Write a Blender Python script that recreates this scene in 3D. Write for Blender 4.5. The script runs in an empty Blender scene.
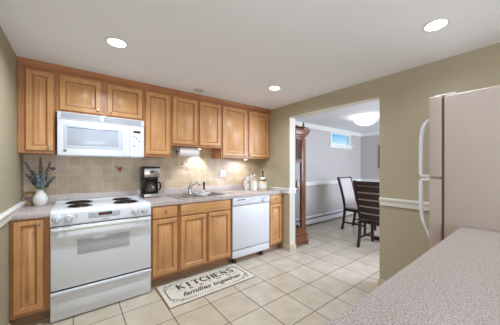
import bpy, bmesh, math, random
from mathutils import Vector, Matrix
random.seed(7)
SC = bpy.context.scene
COL = SC.collection
PI = math.pi

# ------------------------------------------------------------------ camera, world, light, exposure
cam_d = bpy.data.cameras.new('camera')
cam = bpy.data.objects.new('camera', cam_d); COL.objects.link(cam)
cam_d.sensor_width = 36.0
cam_d.lens = 228.43 / 500 * 36.0
cam_d.shift_x = -(259.52 - 250) / 500
cam_d.shift_y = (167.42 - 162.5) / 500
cam_d.clip_start = 0.02
cam.location = (0, 0, 1.2777)
cam.rotation_euler = (PI / 2, 0, -0.6772)
SC.camera = cam

SC.view_settings.view_transform = 'Standard'
SC.view_settings.look = 'None'
SC.view_settings.gamma = 1.0
SC.view_settings.use_curve_mapping = False
SC.view_settings.exposure = 0.30

W = bpy.data.worlds.new('sky'); SC.world = W
W.use_nodes = True
wn, wl = W.node_tree.nodes, W.node_tree.links
bg = wn['Background']
tc = wn.new('ShaderNodeTexCoord'); sp = wn.new('ShaderNodeSeparateXYZ'); rp = wn.new('ShaderNodeValToRGB')
wl.new(tc.outputs['Generated'], sp.inputs[0]); wl.new(sp.outputs['Z'], rp.inputs[0]); wl.new(rp.outputs[0], bg.inputs['Color'])
rp.color_ramp.elements[0].position = 0.085; rp.color_ramp.elements[0].color = (0.70, 0.92, 1.0, 1)
rp.color_ramp.elements[1].position = 0.14; rp.color_ramp.elements[1].color = (0.05, 0.40, 0.80, 1)
bg.inputs['Strength'].default_value = 1.0

def area(name, loc, rot, size, power, color, sy=None, spread=PI):
    d = bpy.data.lights.new(name, 'AREA'); d.energy = power; d.color = color
    d.shape = 'RECTANGLE' if sy else 'DISK'; d.size = size
    if sy: d.size_y = sy
    d.spread = spread
    o = bpy.data.objects.new(name, d); COL.objects.link(o); o.location = loc; o.rotation_euler = rot
    return o
CAN_POWER = 14.5
CAN_COLOR = (0.82, 0.91, 1.0)
# added fill lamps behind the camera, standing in for unseen room light
area('room_light', (0.6, -2.2, 1.5), (PI / 2, 0, 0), 2.0, 13, (0.72, 0.86, 1.0), 1.5)
area('room_ceiling_wash', (0.35, -0.95, 0.95), (PI - .5, 0, 0), 1.4, 22, (0.88, 0.93, 1.0), 1.0)
# added fill lamp standing in for daylight in the dining room
area('dining_daylight', (4.6, -0.85, 1.55), (PI / 2 - .35, 0, 0), 2.6, 150, (0.70, 0.80, 1.0), 1.5)

# ------------------------------------------------------------------ materials
def lin(c):
    r = []
    for v in c[:3]:
        v = v / 255.0
        r.append(v / 12.92 if v <= 0.04045 else ((v + 0.055) / 1.055) ** 2.4)
    return (r[0], r[1], r[2], 1)

def base_mat(name):
    m = bpy.data.materials.new(name); m.use_nodes = True
    nt = m.node_tree
    return m, nt.nodes, nt.links, nt.nodes['Principled BSDF']

def setp(p, **k):
    for a, v in k.items():
        p.inputs[a.replace('_', ' ')].default_value = v

def plain(name, c, rough=0.5, metal=0.0, var=0.03, scale=8.0, bump=0.0, bscale=200.0, coat=0.0, spec=0.5):
    m, n, l, p = base_mat(name)
    tx = n.new('ShaderNodeTexCoord'); no = n.new('ShaderNodeTexNoise'); no.inputs['Scale'].default_value = scale
    no.inputs['Detail'].default_value = 3
    rp = n.new('ShaderNodeValToRGB')
    b = lin(c)
    rp.color_ramp.elements[0].position = 0.3; rp.color_ramp.elements[1].position = 0.7
    rp.color_ramp.elements[0].color = tuple(max(0, x * (1 - var)) for x in b[:3]) + (1,)
    rp.color_ramp.elements[1].color = tuple(min(1, x * (1 + var)) for x in b[:3]) + (1,)
    l.new(tx.outputs['Object'], no.inputs['Vector']); l.new(no.outputs['Fac'], rp.inputs[0]); l.new(rp.outputs[0], p.inputs['Base Color'])
    setp(p, Roughness=rough, Metallic=metal, Coat_Weight=coat, Specular_IOR_Level=spec)
    if bump:
        n2 = n.new('ShaderNodeTexNoise'); n2.inputs['Scale'].default_value = bscale
        bu = n.new('ShaderNodeBump'); bu.inputs['Strength'].default_value = bump; bu.inputs['Distance'].default_value = 0.002
        l.new(tx.outputs['Object'], n2.inputs['Vector']); l.new(n2.outputs['Fac'], bu.inputs['Height']); l.new(bu.outputs[0], p.inputs['Normal'])
    return m

def wood(name, c1, c2, axis='z', rough=0.38, coat=0.15, grain=38.0):
    m, n, l, p = base_mat(name)
    tx = n.new('ShaderNodeTexCoord'); mp = n.new('ShaderNodeMapping')
    s = {'z': (grain, grain, 2.2), 'x': (2.2, grain, grain), 'y': (grain, 2.2, grain)}[axis]
    mp.inputs['Scale'].default_value = s
    a = n.new('ShaderNodeTexNoise'); a.inputs['Scale'].default_value = 1.0; a.inputs['Detail'].default_value = 5; a.inputs['Distortion'].default_value = 0.6
    b = n.new('ShaderNodeTexNoise'); b.inputs['Scale'].default_value = 5.0; b.inputs['Detail'].default_value = 2
    mx = n.new('ShaderNodeMath'); mx.operation = 'MULTIPLY_ADD'; mx.inputs[1].default_value = 0.55
    m2 = n.new('ShaderNodeMath'); m2.operation = 'MULTIPLY'; m2.inputs[1].default_value = 0.45
    rp = n.new('ShaderNodeValToRGB')
    rp.color_ramp.elements[0].position = 0.3; rp.color_ramp.elements[1].position = 0.68
    rp.color_ramp.elements[0].color = lin(c1); rp.color_ramp.elements[1].color = lin(c2)
    l.new(tx.outputs['Object'], mp.inputs['Vector']); l.new(mp.outputs[0], a.inputs['Vector']); l.new(tx.outputs['Object'], b.inputs['Vector'])
    l.new(b.outputs['Fac'], m2.inputs[0]); l.new(a.outputs['Fac'], mx.inputs[0]); l.new(m2.outputs[0], mx.inputs[2])
    l.new(mx.outputs[0], rp.inputs[0]); l.new(rp.outputs[0], p.inputs['Base Color'])
    setp(p, Roughness=rough, Coat_Weight=coat, Coat_Roughness=0.25)
    return m

def tile_mat(name, plane, w, h, ox, oz, c1, c2, cg, mortar, rough=0.3, mott=0.12, mscale=6.0):
    m, n, l, p = base_mat(name)
    g = n.new('ShaderNodeNewGeometry'); s = n.new('ShaderNodeSeparateXYZ'); c = n.new('ShaderNodeCombineXYZ')
    l.new(g.outputs['Position'], s.inputs[0])
    def off(sock, v):
        q = n.new('ShaderNodeMath'); q.operation = 'SUBTRACT'; q.inputs[1].default_value = v; l.new(sock, q.inputs[0]); return q.outputs[0]
    l.new(off(s.outputs['X'], ox - 20 * w), c.inputs[0]); l.new(off(s.outputs['Y' if plane == 'xy' else 'Z'], oz - 20 * h), c.inputs[1])
    b = n.new('ShaderNodeTexBrick'); b.offset = 0; b.squash = 1
    b.inputs['Scale'].default_value = 1; b.inputs['Brick Width'].default_value = w; b.inputs['Row Height'].default_value = h
    b.inputs['Mortar Size'].default_value = mortar; b.inputs['Mortar Smooth'].default_value = 0.2; b.inputs['Bias'].default_value = 0
    b.inputs['Color1'].default_value = lin(c1); b.inputs['Color2'].default_value = lin(c2); b.inputs['Mortar'].default_value = lin(cg)
    l.new(c.outputs[0], b.inputs['Vector'])
    no = n.new('ShaderNodeTexNoise'); no.inputs['Scale'].default_value = mscale; no.inputs['Detail'].default_value = 5
    l.new(g.outputs['Position'], no.inputs['Vector'])
    rp = n.new('ShaderNodeValToRGB'); rp.color_ramp.elements[0].position = .3; rp.color_ramp.elements[1].position = .7
    rp.color_ramp.elements[0].color = (1 - mott, 1 - mott * 1.1, 1 - mott * 1.3, 1); rp.color_ramp.elements[1].color = (1, 1, 1, 1)
    l.new(no.outputs['Fac'], rp.inputs[0])
    mx = n.new('ShaderNodeMix'); mx.data_type = 'RGBA'; mx.blend_type = 'MULTIPLY'; mx.inputs[0].default_value = 1
    l.new(b.outputs['Color'], mx.inputs[6]); l.new(rp.outputs[0], mx.inputs[7]); l.new(mx.outputs[2], p.inputs['Base Color'])
    bu = n.new('ShaderNodeBump'); bu.invert = True; bu.inputs['Strength'].default_value = .5; bu.inputs['Distance'].default_value = .002
    l.new(b.outputs['Fac'], bu.inputs['Height']); l.new(bu.outputs[0], p.inputs['Normal'])
    setp(p, Roughness=rough)
    return m

def speckle(name, c, dark, light, rough=0.35):
    m, n, l, p = base_mat(name)
    g = n.new('ShaderNodeNewGeometry')
    a = n.new('ShaderNodeTexNoise'); a.inputs['Scale'].default_value = 210; a.inputs['Detail'].default_value = 2.5; a.inputs['Roughness'].default_value = .7
    l.new(g.outputs['Position'], a.inputs['Vector'])
    rp = n.new('ShaderNodeValToRGB'); e = rp.color_ramp.elements
    e[0].position = .36; e[0].color = lin(dark); e[1].position = .64; e[1].color = lin(light)
    k = e.new(.46); k.color = lin(c); k = e.new(.55); k.color = lin(c)
    l.new(a.outputs['Fac'], rp.inputs[0]); l.new(rp.outputs[0], p.inputs['Base Color'])
    setp(p, Roughness=rough)
    return m

def emit(name, c, s):
    m, n, l, p = base_mat(name)
    setp(p, Base_Color=lin(c), Emission_Color=lin(c), Emission_Strength=s)
    return m

def glass(name, tint=(1, 1, 1), gloss=0.08):
    m, n, l, p = base_mat(name)
    t = n.new('ShaderNodeBsdfTransparent'); t.inputs[0].default_value = (*tint, 1)
    g = n.new('ShaderNodeBsdfGlossy'); g.inputs['Roughness'].default_value = .03
    x = n.new('ShaderNodeMixShader'); x.inputs[0].default_value = gloss
    l.new(t.outputs[0], x.inputs[1]); l.new(g.outputs[0], x.inputs[2]); l.new(x.outputs[0], n['Material Output'].inputs['Surface'])
    return m

M = {}
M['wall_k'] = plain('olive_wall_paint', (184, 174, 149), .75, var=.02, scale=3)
M['wall_l'] = plain('shaded_olive_wall_paint', (166, 156, 130), .75, var=.02, scale=3)  # the kitchen olive darkened: the left wall's shade is put into the colour
M['wall_d'] = plain('greige_wall_paint', (192, 186, 180), .8, var=.015, scale=3)
M['ceil'] = plain('ceiling_paint', (238, 238, 240), .85, var=.01, scale=2)
M['trim'] = plain('white_trim_paint', (236, 236, 230), .4, var=.01)
M['jamb'] = plain('cream_jamb_paint', (222, 217, 203), .55, var=.01)
M['floor'] = tile_mat('floor_tile', 'xy', .3343, .345, .318, 1.965, (214, 204, 188), (204, 192, 173), (122, 104, 88), .0048, .3, .16, 7)
M['base_tile'] = plain('beige_tile', (205, 188, 160), .4, var=.08, scale=18)
M['splash'] = tile_mat('backsplash_tile', 'xz', .0985, .1, .0405, .994, (226, 207, 180), (212, 188, 158), (234, 224, 206), .002, .35, .2, 9)
M['wood'] = wood('honey_maple', (192, 136, 84), (223, 171, 113))
M['wood_h'] = wood('honey_maple_crosswise', (192, 136, 84), (223, 171, 113), 'x')
M['frame'] = wood('russet_maple', (166, 108, 66), (200, 142, 92))
M['crown'] = wood('russet_maple_crosswise', (156, 96, 56), (188, 126, 80), 'x')
M['glaze'] = wood('antique_glaze', (166, 112, 70), (194, 138, 90))  # darker brown tone on the groove faces of the doors
M['toe'] = wood('brown_toe_board', (142, 108, 78), (170, 134, 100), 'x', .6, 0)
M['lam'] = speckle('speckled_laminate', (196, 184, 179), (134, 122, 118), (230, 221, 217))
M['white'] = plain('white_enamel', (230, 233, 238), .34, var=.006, coat=.1)
M['white_m'] = plain('white_plastic', (228, 228, 228), .4, var=.01)
M['offwhite'] = plain('offwhite_enamel', (226, 226, 222), .3, var=.01)
M['fridge'] = plain('pebbled_white_enamel', (198, 184, 175), .38, var=.01, bump=.25, bscale=420)
M['gasket'] = plain('taupe_gasket', (120, 100, 86), .7)
M['greyglass'] = plain('grey_oven_glass', (190, 193, 200), .12, var=.05, scale=4)
M['mwglass'] = plain('grey_microwave_glass', (182, 188, 200), .1, var=.06, scale=5)
M['black'] = plain('black_plastic', (24, 23, 24), .35)
M['darkgap'] = plain('dark_gap', (42, 40, 42), .7)
M['coil'] = plain('burner_coil', (52, 38, 34), .5, .3, var=.3, scale=40)
M['drip'] = plain('drip_pan_metal', (90, 78, 72), .35, .8, var=.2)
M['steel'] = plain('brushed_steel', (196, 192, 188), .28, 1.0, var=.06, scale=60)
M['nickel'] = plain('satin_nickel', (176, 166, 154), .3, 1.0)
M['chrome'] = plain('chrome', (220, 222, 226), .12, 1.0)
M['display'] = plain('green_black_display', (58, 60, 36), .2)
M['display2'] = plain('clock_display', (96, 40, 22), .2, var=.5, scale=90)
M['greyink'] = plain('grey_print', (176, 180, 188), .5)
M['mwframe'] = plain('pale_blue_plastic', (206, 214, 224), .3)
M['greyink2'] = plain('dark_grey_glass', (112, 118, 128), .2)
M['vent'] = plain('grey_vent_slat', (178, 182, 190), .5)
M['knobgrey'] = plain('light_grey_plastic', (206, 209, 214), .35)
M['emblem'] = plain('emblem_grey', (92, 94, 104), .3)
M['bulb'] = emit('lamp_lens', (255, 250, 240), 14)
M['bowl'] = None
M['puck'] = emit('under_cabinet_lens', (255, 244, 222), 10)
M['detector'] = plain('aged_white_plastic', (196, 191, 184), .5)
M['paper'] = plain('paper_towel', (238, 236, 232), .9, var=.02, bump=.3, bscale=150)
M['ceramic'] = plain('white_ceramic', (238, 236, 230), .2, var=.02, coat=.4)
M['cream_c'] = plain('cream_ceramic', (226, 206, 166), .35, var=.05)
M['vase'] = plain('textured_white_ceramic', (236, 234, 230), .45, var=.03, bump=1.0, bscale=90)
M['leaf'] = plain('grey_green_leaf', (108, 136, 98), .6, var=.3, scale=30)
M['laven'] = plain('blue_lavender', (70, 80, 104), .7, var=.4, scale=50)
M['laven2'] = plain('dark_teal_lavender', (46, 62, 74), .7, var=.4, scale=50)
M['pale'] = plain('pale_blue_bloom', (128, 146, 172), .7, var=.3, scale=50)
M['pink'] = plain('mauve_bloom', (150, 84, 118), .7, var=.3, scale=50)
M['twig'] = plain('tan_twig', (172, 138, 106), .8, var=.2, scale=40)
M['red'] = plain('red_glaze', (170, 52, 62), .3, var=.2, scale=60)
M['redgrape'] = plain('faded_plum_glaze', (148, 128, 150), .4, var=.2, scale=40)
M['greenglaze'] = plain('faded_green_glaze', (142, 140, 100), .4, var=.2, scale=40)
M['mat'] = plain('cream_mat_weave', (222, 216, 202), .85, var=.03, bump=.3, bscale=300)
M['ink'] = plain('charcoal_print', (74, 70, 70), .8, var=.05)
M['matedge'] = plain('mat_edge', (120, 104, 84), .9)
M['clock'] = wood('cherry_clock_wood', (94, 50, 27), (136, 80, 46), 'z', .3, .3)
M['brass'] = plain('brass', (196, 156, 84), .25, 1.0)
M['espresso'] = wood('espresso_wood', (34, 20, 18), (52, 33, 29), 'x', .5, 0)
M['pad'] = plain('oatmeal_upholstery', (196, 186, 182), .9, var=.06, scale=60, bump=.3, bscale=400)
M['glass'] = glass('clear_glass', (.96, .98, 1.0), .10)
M['carafe'] = glass('dark_carafe_glass', (.55, .5, .48), .15)
M['coffee'] = plain('coffee_dark', (30, 18, 12), .2)
M['heater'] = plain('heater_enamel', (222, 222, 224), .4)
M['dusk'] = plain('outdoor_ground', (120, 120, 110), .9)
M['picture'] = plain('picture_print', (150, 140, 130), .6, var=.3, scale=6)

# ------------------------------------------------------------------ mesh helpers
class B:
    def __init__(s): s.bm = bmesh.new()
    def add(s, verts, faces):
        vs = [s.bm.verts.new(v) for v in verts]
        for f in faces:
            try: s.bm.faces.new([vs[i] for i in f])
            except ValueError: pass
        return s
    def merge(s, t, mat=None):
        me = bpy.data.meshes.new('t'); t.to_mesh(me); t.free()
        if mat is not None: me.transform(mat)
        s.bm.from_mesh(me); bpy.data.meshes.remove(me); return s
    def box(s, x0, x1, y0, y1, z0, z1, bev=0.0, seg=2, mat=None):
        t = bmesh.new(); bmesh.ops.create_cube(t, size=1)
        for v in t.verts:
            v.co = Vector((x0 + (v.co.x + .5) * (x1 - x0), y0 + (v.co.y + .5) * (y1 - y0), z0 + (v.co.z + .5) * (z1 - z0)))
        if bev: bmesh.ops.bevel(t, geom=t.edges[:], offset=bev, segments=seg, profile=.5, affect='EDGES')
        return s.merge(t, mat)
    def prism(s, poly, axis, a, b, bev=0.0):
        # poly in the plane perpendicular to axis: axis x -> (y,z), y -> (x,z), z -> (x,y)
        def P(u, v, w): return {'x': (w, u, v), 'y': (u, w, v), 'z': (u, v, w)}[axis]
        n = len(poly); t = bmesh.new()
        lo = [t.verts.new(P(u, v, a)) for u, v in poly]; hi = [t.verts.new(P(u, v, b)) for u, v in poly]
        t.faces.new(lo); t.faces.new(hi[::-1])
        for i in range(n): t.faces.new((lo[i], hi[i], hi[(i + 1) % n], lo[(i + 1) % n]))
        bmesh.ops.recalc_face_normals(t, faces=t.faces[:])
        if bev: bmesh.ops.bevel(t, geom=t.edges[:], offset=bev, segments=2, profile=.5, affect='EDGES')
        return s.merge(t)
    def tube(s, pts, r, n=8, cap=True):
        pts = [Vector(p) for p in pts]
        rs = r if isinstance(r, (list, tuple)) else [r] * len(pts)
        t = bmesh.new(); rings = []
        up = None
        for i, p in enumerate(pts):
            d = (pts[min(i + 1, len(pts) - 1)] - pts[max(i - 1, 0)]).normalized()
            if up is None: up = Vector((0, 0, 1)) if abs(d.z) < .9 else Vector((1, 0, 0))
            u = (up - d * up.dot(d)).normalized(); v = d.cross(u); up = u
            rings.append([t.verts.new(p + (u * math.cos(2 * PI * k / n) + v * math.sin(2 * PI * k / n)) * rs[i]) for k in range(n)])
        for a, b in zip(rings, rings[1:]):
            for k in range(n): t.faces.new((a[k], a[(k + 1) % n], b[(k + 1) % n], b[k]))
        if cap: t.faces.new(rings[0][::-1]); t.faces.new(rings[-1])
        bmesh.ops.recalc_face_normals(t, faces=t.faces[:])
        return s.merge(t)
    def ring(s, c, R, r, n=32, m=6, axis='z'):
        t = bmesh.new(); rings = []
        for i in range(n):
            a = 2 * PI * i / n; q = []
            for k in range(m):
                b = 2 * PI * k / m; x = (R + r * math.cos(b)) * math.cos(a); y = (R + r * math.cos(b)) * math.sin(a); z = r * math.sin(b)
                q.append(t.verts.new(Vector(c) + Vector({'z': (x, y, z), 'y': (x, z, y), 'x': (z, x, y)}[axis])))
            rings.append(q)
        for i in range(n):
            a, b = rings[i], rings[(i + 1) % n]
            for k in range(m): t.faces.new((a[k], b[k], b[(k + 1) % m], a[(k + 1) % m]))
        bmesh.ops.recalc_face_normals(t, faces=t.faces[:])
        return s.merge(t)
    def lathe(s, prof, c=(0, 0, 0), n=24, axis='z', closed=False):
        # prof: (radius, height) along the axis
        t = bmesh.new(); rings = []
        for r, h in prof:
            q = []
            for k in range(n if r > 1e-6 else 1):
                a = 2 * PI * k / n; x, y = r * math.cos(a), r * math.sin(a)
                q.append(t.verts.new(Vector(c) + Vector({'z': (x, y, h), 'y': (x, -h, y), 'x': (h, x, y)}[axis])))
            rings.append(q)
        for a, b in zip(rings, rings[1:]):
            if len(a) == 1 and len(b) == 1: continue
            for k in range(n):
                k2 = (k + 1) % n
                if len(a) == 1: t.faces.new((a[0], b[k2], b[k]))
                elif len(b) == 1: t.faces.new((a[k], a[k2], b[0]))
                else: t.faces.new((a[k], a[k2], b[k2], b[k]))
        if closed:
            for q in (rings[0], rings[-1]):
                if len(q) > 1: t.faces.new(q)
        bmesh.ops.recalc_face_normals(t, faces=t.faces[:])
        return s.merge(t)
    def ball(s, c, r, sz=(1, 1, 1), sub=2):
        t = bmesh.new(); bmesh.ops.create_icosphere(t, subdivisions=sub, radius=r)
        for v in t.verts: v.co = Vector((v.co.x * sz[0] + c[0], v.co.y * sz[1] + c[1], v.co.z * sz[2] + c[2]))
        return s.merge(t)
    def raised(s, x0, x1, z0, z1, yf, th=.02, stile=.048):
        # raised-panel door or drawer face looking towards -Y
        w = min(x1 - x0, z1 - z0)
        st = min(stile, w * .25)
        L = [(0, yf + th), (0, yf + .004), (.004, yf), (st - .006, yf), (st + .004, yf + .013), (st + .010, yf + .014), (st + .040 if w > .16 else st + .022, yf + .003), (st + .043 if w > .16 else st + .024, yf + .001)]
        t = bmesh.new(); R = []
        for i, y in L: R.append([t.verts.new(v) for v in ((x0 + i, y, z0 + i), (x1 - i, y, z0 + i), (x1 - i, y, z1 - i), (x0 + i, y, z1 - i))])
        for j, (a, b) in enumerate(zip(R, R[1:])):
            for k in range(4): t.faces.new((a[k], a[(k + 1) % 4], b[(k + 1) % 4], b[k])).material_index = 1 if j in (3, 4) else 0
        t.faces.new(R[0][::-1]); t.faces.new(R[-1])
        bmesh.ops.recalc_face_normals(t, faces=t.faces[:])
        return s.merge(t)

def root_of(o):
    while o.parent: o = o.parent
    return o

def obj(name, b, mat, parent=None, ang=35, label=None):
    bm = b.bm
    bmesh.ops.recalc_face_normals(bm, faces=bm.faces[:])
    me = bpy.data.meshes.new(name)
    if parent is not None:
        r = root_of(parent)
        bmesh.ops.translate(bm, verts=bm.verts[:], vec=-Vector(r.location))
    bm.to_mesh(me); bm.free()
    me.materials.append(M[mat] if isinstance(mat, str) else mat)
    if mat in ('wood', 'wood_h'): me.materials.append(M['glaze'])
    me.shade_smooth(); me.set_sharp_from_angle(angle=math.radians(ang))
    o = bpy.data.objects.new(name, me); COL.objects.link(o)
    if parent is not None: o.parent = parent
    if label: o['label'] = label
    return o

def thing(name, label, cat, loc=(0, 0, 0), group=None):
    o = bpy.data.objects.new(name, None); COL.objects.link(o); o.empty_display_size = .05
    o.location = loc; o['label'] = label; o['category'] = cat
    if group: o['group'] = group
    return o

def tag(o, label, cat, group=None):
    o['label'] = label; o['category'] = cat
    if group: o['group'] = group
    return o

def struct(name, b, mat, parent=None, ang=35):
    o = obj(name, b, mat, parent, ang)
    if parent is None: o['kind'] = 'structure'
    return o

def dup(rt, loc, rz, label):
    r = rt.copy(); COL.objects.link(r); r.location = loc; r.rotation_euler = (0, 0, rz); r['label'] = label
    for ch in list(rt.children):
        c = ch.copy(); COL.objects.link(c); c.parent = r
        for g in list(ch.children):
            d = g.copy(); COL.objects.link(d); d.parent = c
    return r

# ------------------------------------------------------------------ the setting
XL, XR, XR2, YW, YD, XD, H = -.40, 2.543, 2.66, 3.2, 3.28, 6.35, 2.24
YB = -2.6
struct('floor', B().box(XL - .1, XD + .1, YB - .1, YD + .1, -.06, 0), 'floor')
struct('ceiling', B().box(XL - .1, XD + .1, YB - .1, YD + .1, H, H + .08), 'ceil')
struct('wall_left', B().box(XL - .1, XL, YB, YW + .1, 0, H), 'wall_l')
struct('wall_back', B().box(XL - .1, XR + .001, YW, YW + .1, 0, H), 'wall_k')
struct('wall_rear', B().box(XL - .1, XR2, YB - .1, YB, 0, H), 'wall_k')
Y1, Y2, HD = 1.105, 2.43, 2.045
struct('wall_right', B().box(XR, XR2, Y2, YD + .1, 0, H).box(XR, XR2, YB, Y1, 0, H).box(XR, XR2, Y1, Y2, HD, H), 'wall_k')
# dining room walls; the far one has the window hole
WX0, WX1, WZ0, WZ1 = 4.87, 5.80, 1.85, 2.15
struct('wall_dining', B().box(XR2, WX0, YD, YD + .1, 0, H).box(WX1, XD + .1, YD, YD + .1, 0, H).box(WX0, WX1, YD, YD + .1, 0, WZ0).box(WX0, WX1, YD, YD + .1, WZ1, H), 'wall_d')
struct('wall_dining_side', B().box(XD, XD + .1, -1.0, YD, 0, H), 'wall_d')
struct('wall_dining_rear', B().box(XR2, XD + .1, -1.1, -1.0, 0, H), 'wall_d')
# window
wf = struct('window_1', B().box(WX0, WX0 + .05, YD - .012, YD + .06, WZ0, WZ1).box(WX1 - .05, WX1, YD - .012, YD + .06, WZ0, WZ1).box(WX0, WX1, YD - .01, YD + .06, WZ1 - .03, WZ1).box(WX0, WX1, YD - .01, YD + .06, WZ0, WZ0 + .025), 'trim')
obj('window_pane', B().box(WX0 + .05, WX1 - .05, YD + .045, YD + .05, WZ0 + .025, WZ1 - .03), 'glass', wf)
obj('window_sill', B().box(WX0 - .06, WX1 + .06, YD - .04, YD, WZ0 - .03, WZ0, .006).box(WX0 - .04, WX1 + .04, YD - .018, YD, WZ0 - .085, WZ0 - .03, .004), 'trim', wf)
# crown of the dining room
crown = [(0, 0), (0, -.085), (-.012, -.085), (-.02, -.06), (-.055, -.02), (-.06, 0)]
struct('trim_1', B().prism([(YD + u, H + v) for u, v in crown], 'x', XR2, XD).prism([(XD + u, H + v) for u, v in crown], 'y', -1, YD), 'trim')
# chair rails
def rail(u):  # profile, u = outward distance
    return [(0, .875), (u * .5, .878), (u * .62, .893), (u * .55, .912), (u * .62, .922), (u * .8, .928), (u, .938), (u, .950), (u * .85, .955), (0, .957)]
struct('trim_2', B().prism([(XL + a, z + .003) for a, z in rail(.03)], 'y', YB, 3.175), 'trim')
struct('trim_3', B().prism([(XR - a, z) for a, z in rail(.032)], 'y', 1.098, YB), 'trim')
tr = B().prism([(XR - a, z) for a, z in rail(.03)], 'y', Y2 - .02, 3.16)
tr.prism([(Y2 - a, z) for a, z in rail(.022)], 'x', XR - .03, XR2 + .02)
struct('trim_4', tr, 'trim')
struct('trim_5', B().prism([(YD - a, z) for a, z in rail(.03)], 'x', XR2, XD).prism([(XD - a, z) for a, z in rail(.03)], 'y', -1, YD), 'trim')
# opening liner: far jamb and header underside
struct('trim_6', B().box(XR - .002, XR2 + .002, Y2 - .006, Y2, 0, HD).box(XR - .002, XR2 + .002, Y1, Y2, HD - .006, HD), 'jamb')
struct('baseboard_right', B().box(XR - .012, XR, Y2 - .012, 2.56, 0, .085, .002).box(XR - .012, XR2 + .012, Y2 - .02, Y2 - .006, 0, .085, .002).box(XR - .012, XR, YB, Y1 + .012, 0, .085, .002), 'base_tile')
struct('baseboard_left', B().box(XL, XL + .012, YB, 2.56, 0, .085, .002), 'base_tile')
# tiled backsplash with painted tiles
bs = struct('wall_backsplash', B().box(XL, XR, 3.188, YW, .99, 1.9), 'splash')
def blob(b, x, z, r, sx=1, sz=1): b.ball((x, 3.188, z), r, (sx, .12, sz), 1)
q = B()
for x, z, r in ((.405, 1.262, .019), (.424, 1.272, .017), (.415, 1.245, .015)): blob(q, x, z, r)
obj('painted_flower', q, 'red', bs, label='red painted flower tile')
q = B(); blob(q, .372, 1.290, .014, 1.7, .6); blob(q, .378, 1.255, .011, .5, 1.9); blob(q, .446, 1.255, .012, .6, 1.4); blob(q, .385, 1.275, .010, 1, 1)
obj('painted_leaf', q, 'greenglaze', bs)
q = B(); g2 = B()
for i in range(46):
    x = random.uniform(1.14, 1.35); z = 1.30 + random.uniform(-.07, .07) * (1 - abs(x - 1.245) * 3)
    blob(q if i % 2 else g2, x, z, random.uniform(.006, .011), random.uniform(.8, 1.6), random.uniform(.6, 1))
obj('painted_fruit', q, 'redgrape', bs); obj('painted_vine', g2, 'greenglaze', bs)
for cx, cz in ((1.605, 1.247), (2.32, 1.262)):
    q = B()
    for k in range(9):
        a = k * .8; blob(q, cx + .022 * math.cos(a), cz + .03 * math.sin(a), .007, 1.2, .8)
    obj('painted_sprig', q, 'redgrape', bs)

# ------------------------------------------------------------------ cabinets
def knob(x, y, z, parent, r=.014):
    return obj('knob', B().lathe([(0, .026), (r * .7, .025), (r, .019), (r * .9, .014), (r * .45, .011), (r * .4, 0), (0, 0)], (x, y, z), 16, 'y'), 'nickel', parent)

def base_cab(x0, x1, label, doors, drawers=(), false=None, toe=True, stileL=.02, stileR=.02):
    t = thing('base_cabinet', label, 'cabinet', ((x0 + x1) / 2, 2.6, 0))
    b = B()
    b.box(x0, x0 + .016, 2.58, 3.185, .1, .868).box(x1 - .016, x1, 2.58, 3.185, .1, .868).box(x0, x1, 2.6, 3.185, .1, .116).box(x0, x1, 3.17, 3.185, .1, .868)
    obj('carcass', b, 'frame', t)
    # face frame: stiles around and between the fronts
    f = B(); xs = sorted(doors); y0, y1 = 2.572, 2.592
    f.box(x0, xs[0][0] + .012, y0, y1, .1, .868).box(xs[-1][1] - .012, x1, y0, y1, .1, .868)
    for a, c in zip(xs, xs[1:]): f.box(a[1] - .012, c[0] + .012, y0, y1, .1, .868)
    f.box(x0, x1, y0 + .0005, y1, .1, .142).box(x0, x1, y0 + .0005, y1, .855, .868)
    if drawers or false: f.box(x0, x1, y0 + .0005, y1, .71, .742)
    obj('face_frame', f, 'frame', t)
    obj('toe_kick', B().box(x0, x1, 2.635, 2.65, 0, .1), 'toe', t)
    dt = .72 if (drawers or false) else .856
    for a, c, k in doors:
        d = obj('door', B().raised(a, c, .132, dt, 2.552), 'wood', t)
        if k: knob(c - .03 if k == 'r' else a + .03, 2.552, dt - .035, d)
    for a, c in drawers:
        d = obj('drawer', B().box(a, c, 2.552, 2.572, .735, .862, .006, 3), 'wood_h', t)
        knob((a + c) / 2, 2.552, .80, d)
    if false:
        obj('false_drawer_front', B().box(false[0], false[1], 2.552, 2.572, .735, .862, .006, 3), 'wood_h', t)
    return t
base_cab(-.398, -.168, 'narrow honey-coloured base cabinet between the left wall and the white stove', [(-.377, -.207, 'r')])
base_cab(.60, .90, 'single-door base cabinet with one drawer, right beside the white stove', [(.625, .880, 'r')], [(.625, .880)])
base_cab(.902, 1.592, 'wide two-door base cabinet under the kitchen sink', [(.923, 1.228, 'r'), (1.262, 1.567, 'l')], false=(.923, 1.567))
base_cab(2.238, 2.541, 'narrow base cabinet with a small drawer between the dishwasher and the doorway', [(2.262, 2.500, None)], [(2.262, 2.500)])

def upper_cab(x0, x1, z0, label, doors, zt=2.178, name='wall_cabinet'):
    t = thing(name, label, 'cabinet', ((x0 + x1) / 2, 3.05, z0))
    obj('carcass', B().box(x0, x1, 2.905, 3.187, z0, 2.2), 'frame', t)
    xs = [(d[0], d[1]) for d in doors]; f = B(); y0, y1 = 2.888, 2.905; dz0 = doors[0][2]
    f.box(x0, xs[0][0] + .01, y0, y1, z0, 2.2).box(xs[-1][1] - .01, x1, y0, y1, z0, 2.2)
    for a, c in zip(xs, xs[1:]): f.box(a[1] - .01, c[0] + .01, y0, y1, z0, 2.2)
    f.box(x0, x1, y0 + .0005, y1, z0, dz0 + .01).box(x0, x1, y0 + .0005, y1, 2.145, 2.2)
    obj('face_frame', f, 'frame', t)
    for a, c, dz, k in doors:
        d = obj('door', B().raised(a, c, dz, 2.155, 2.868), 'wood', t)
        if k: knob(c - .028 if k == 'r' else a + .028, 2.868, dz + .032, d, .012)
    return t
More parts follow.
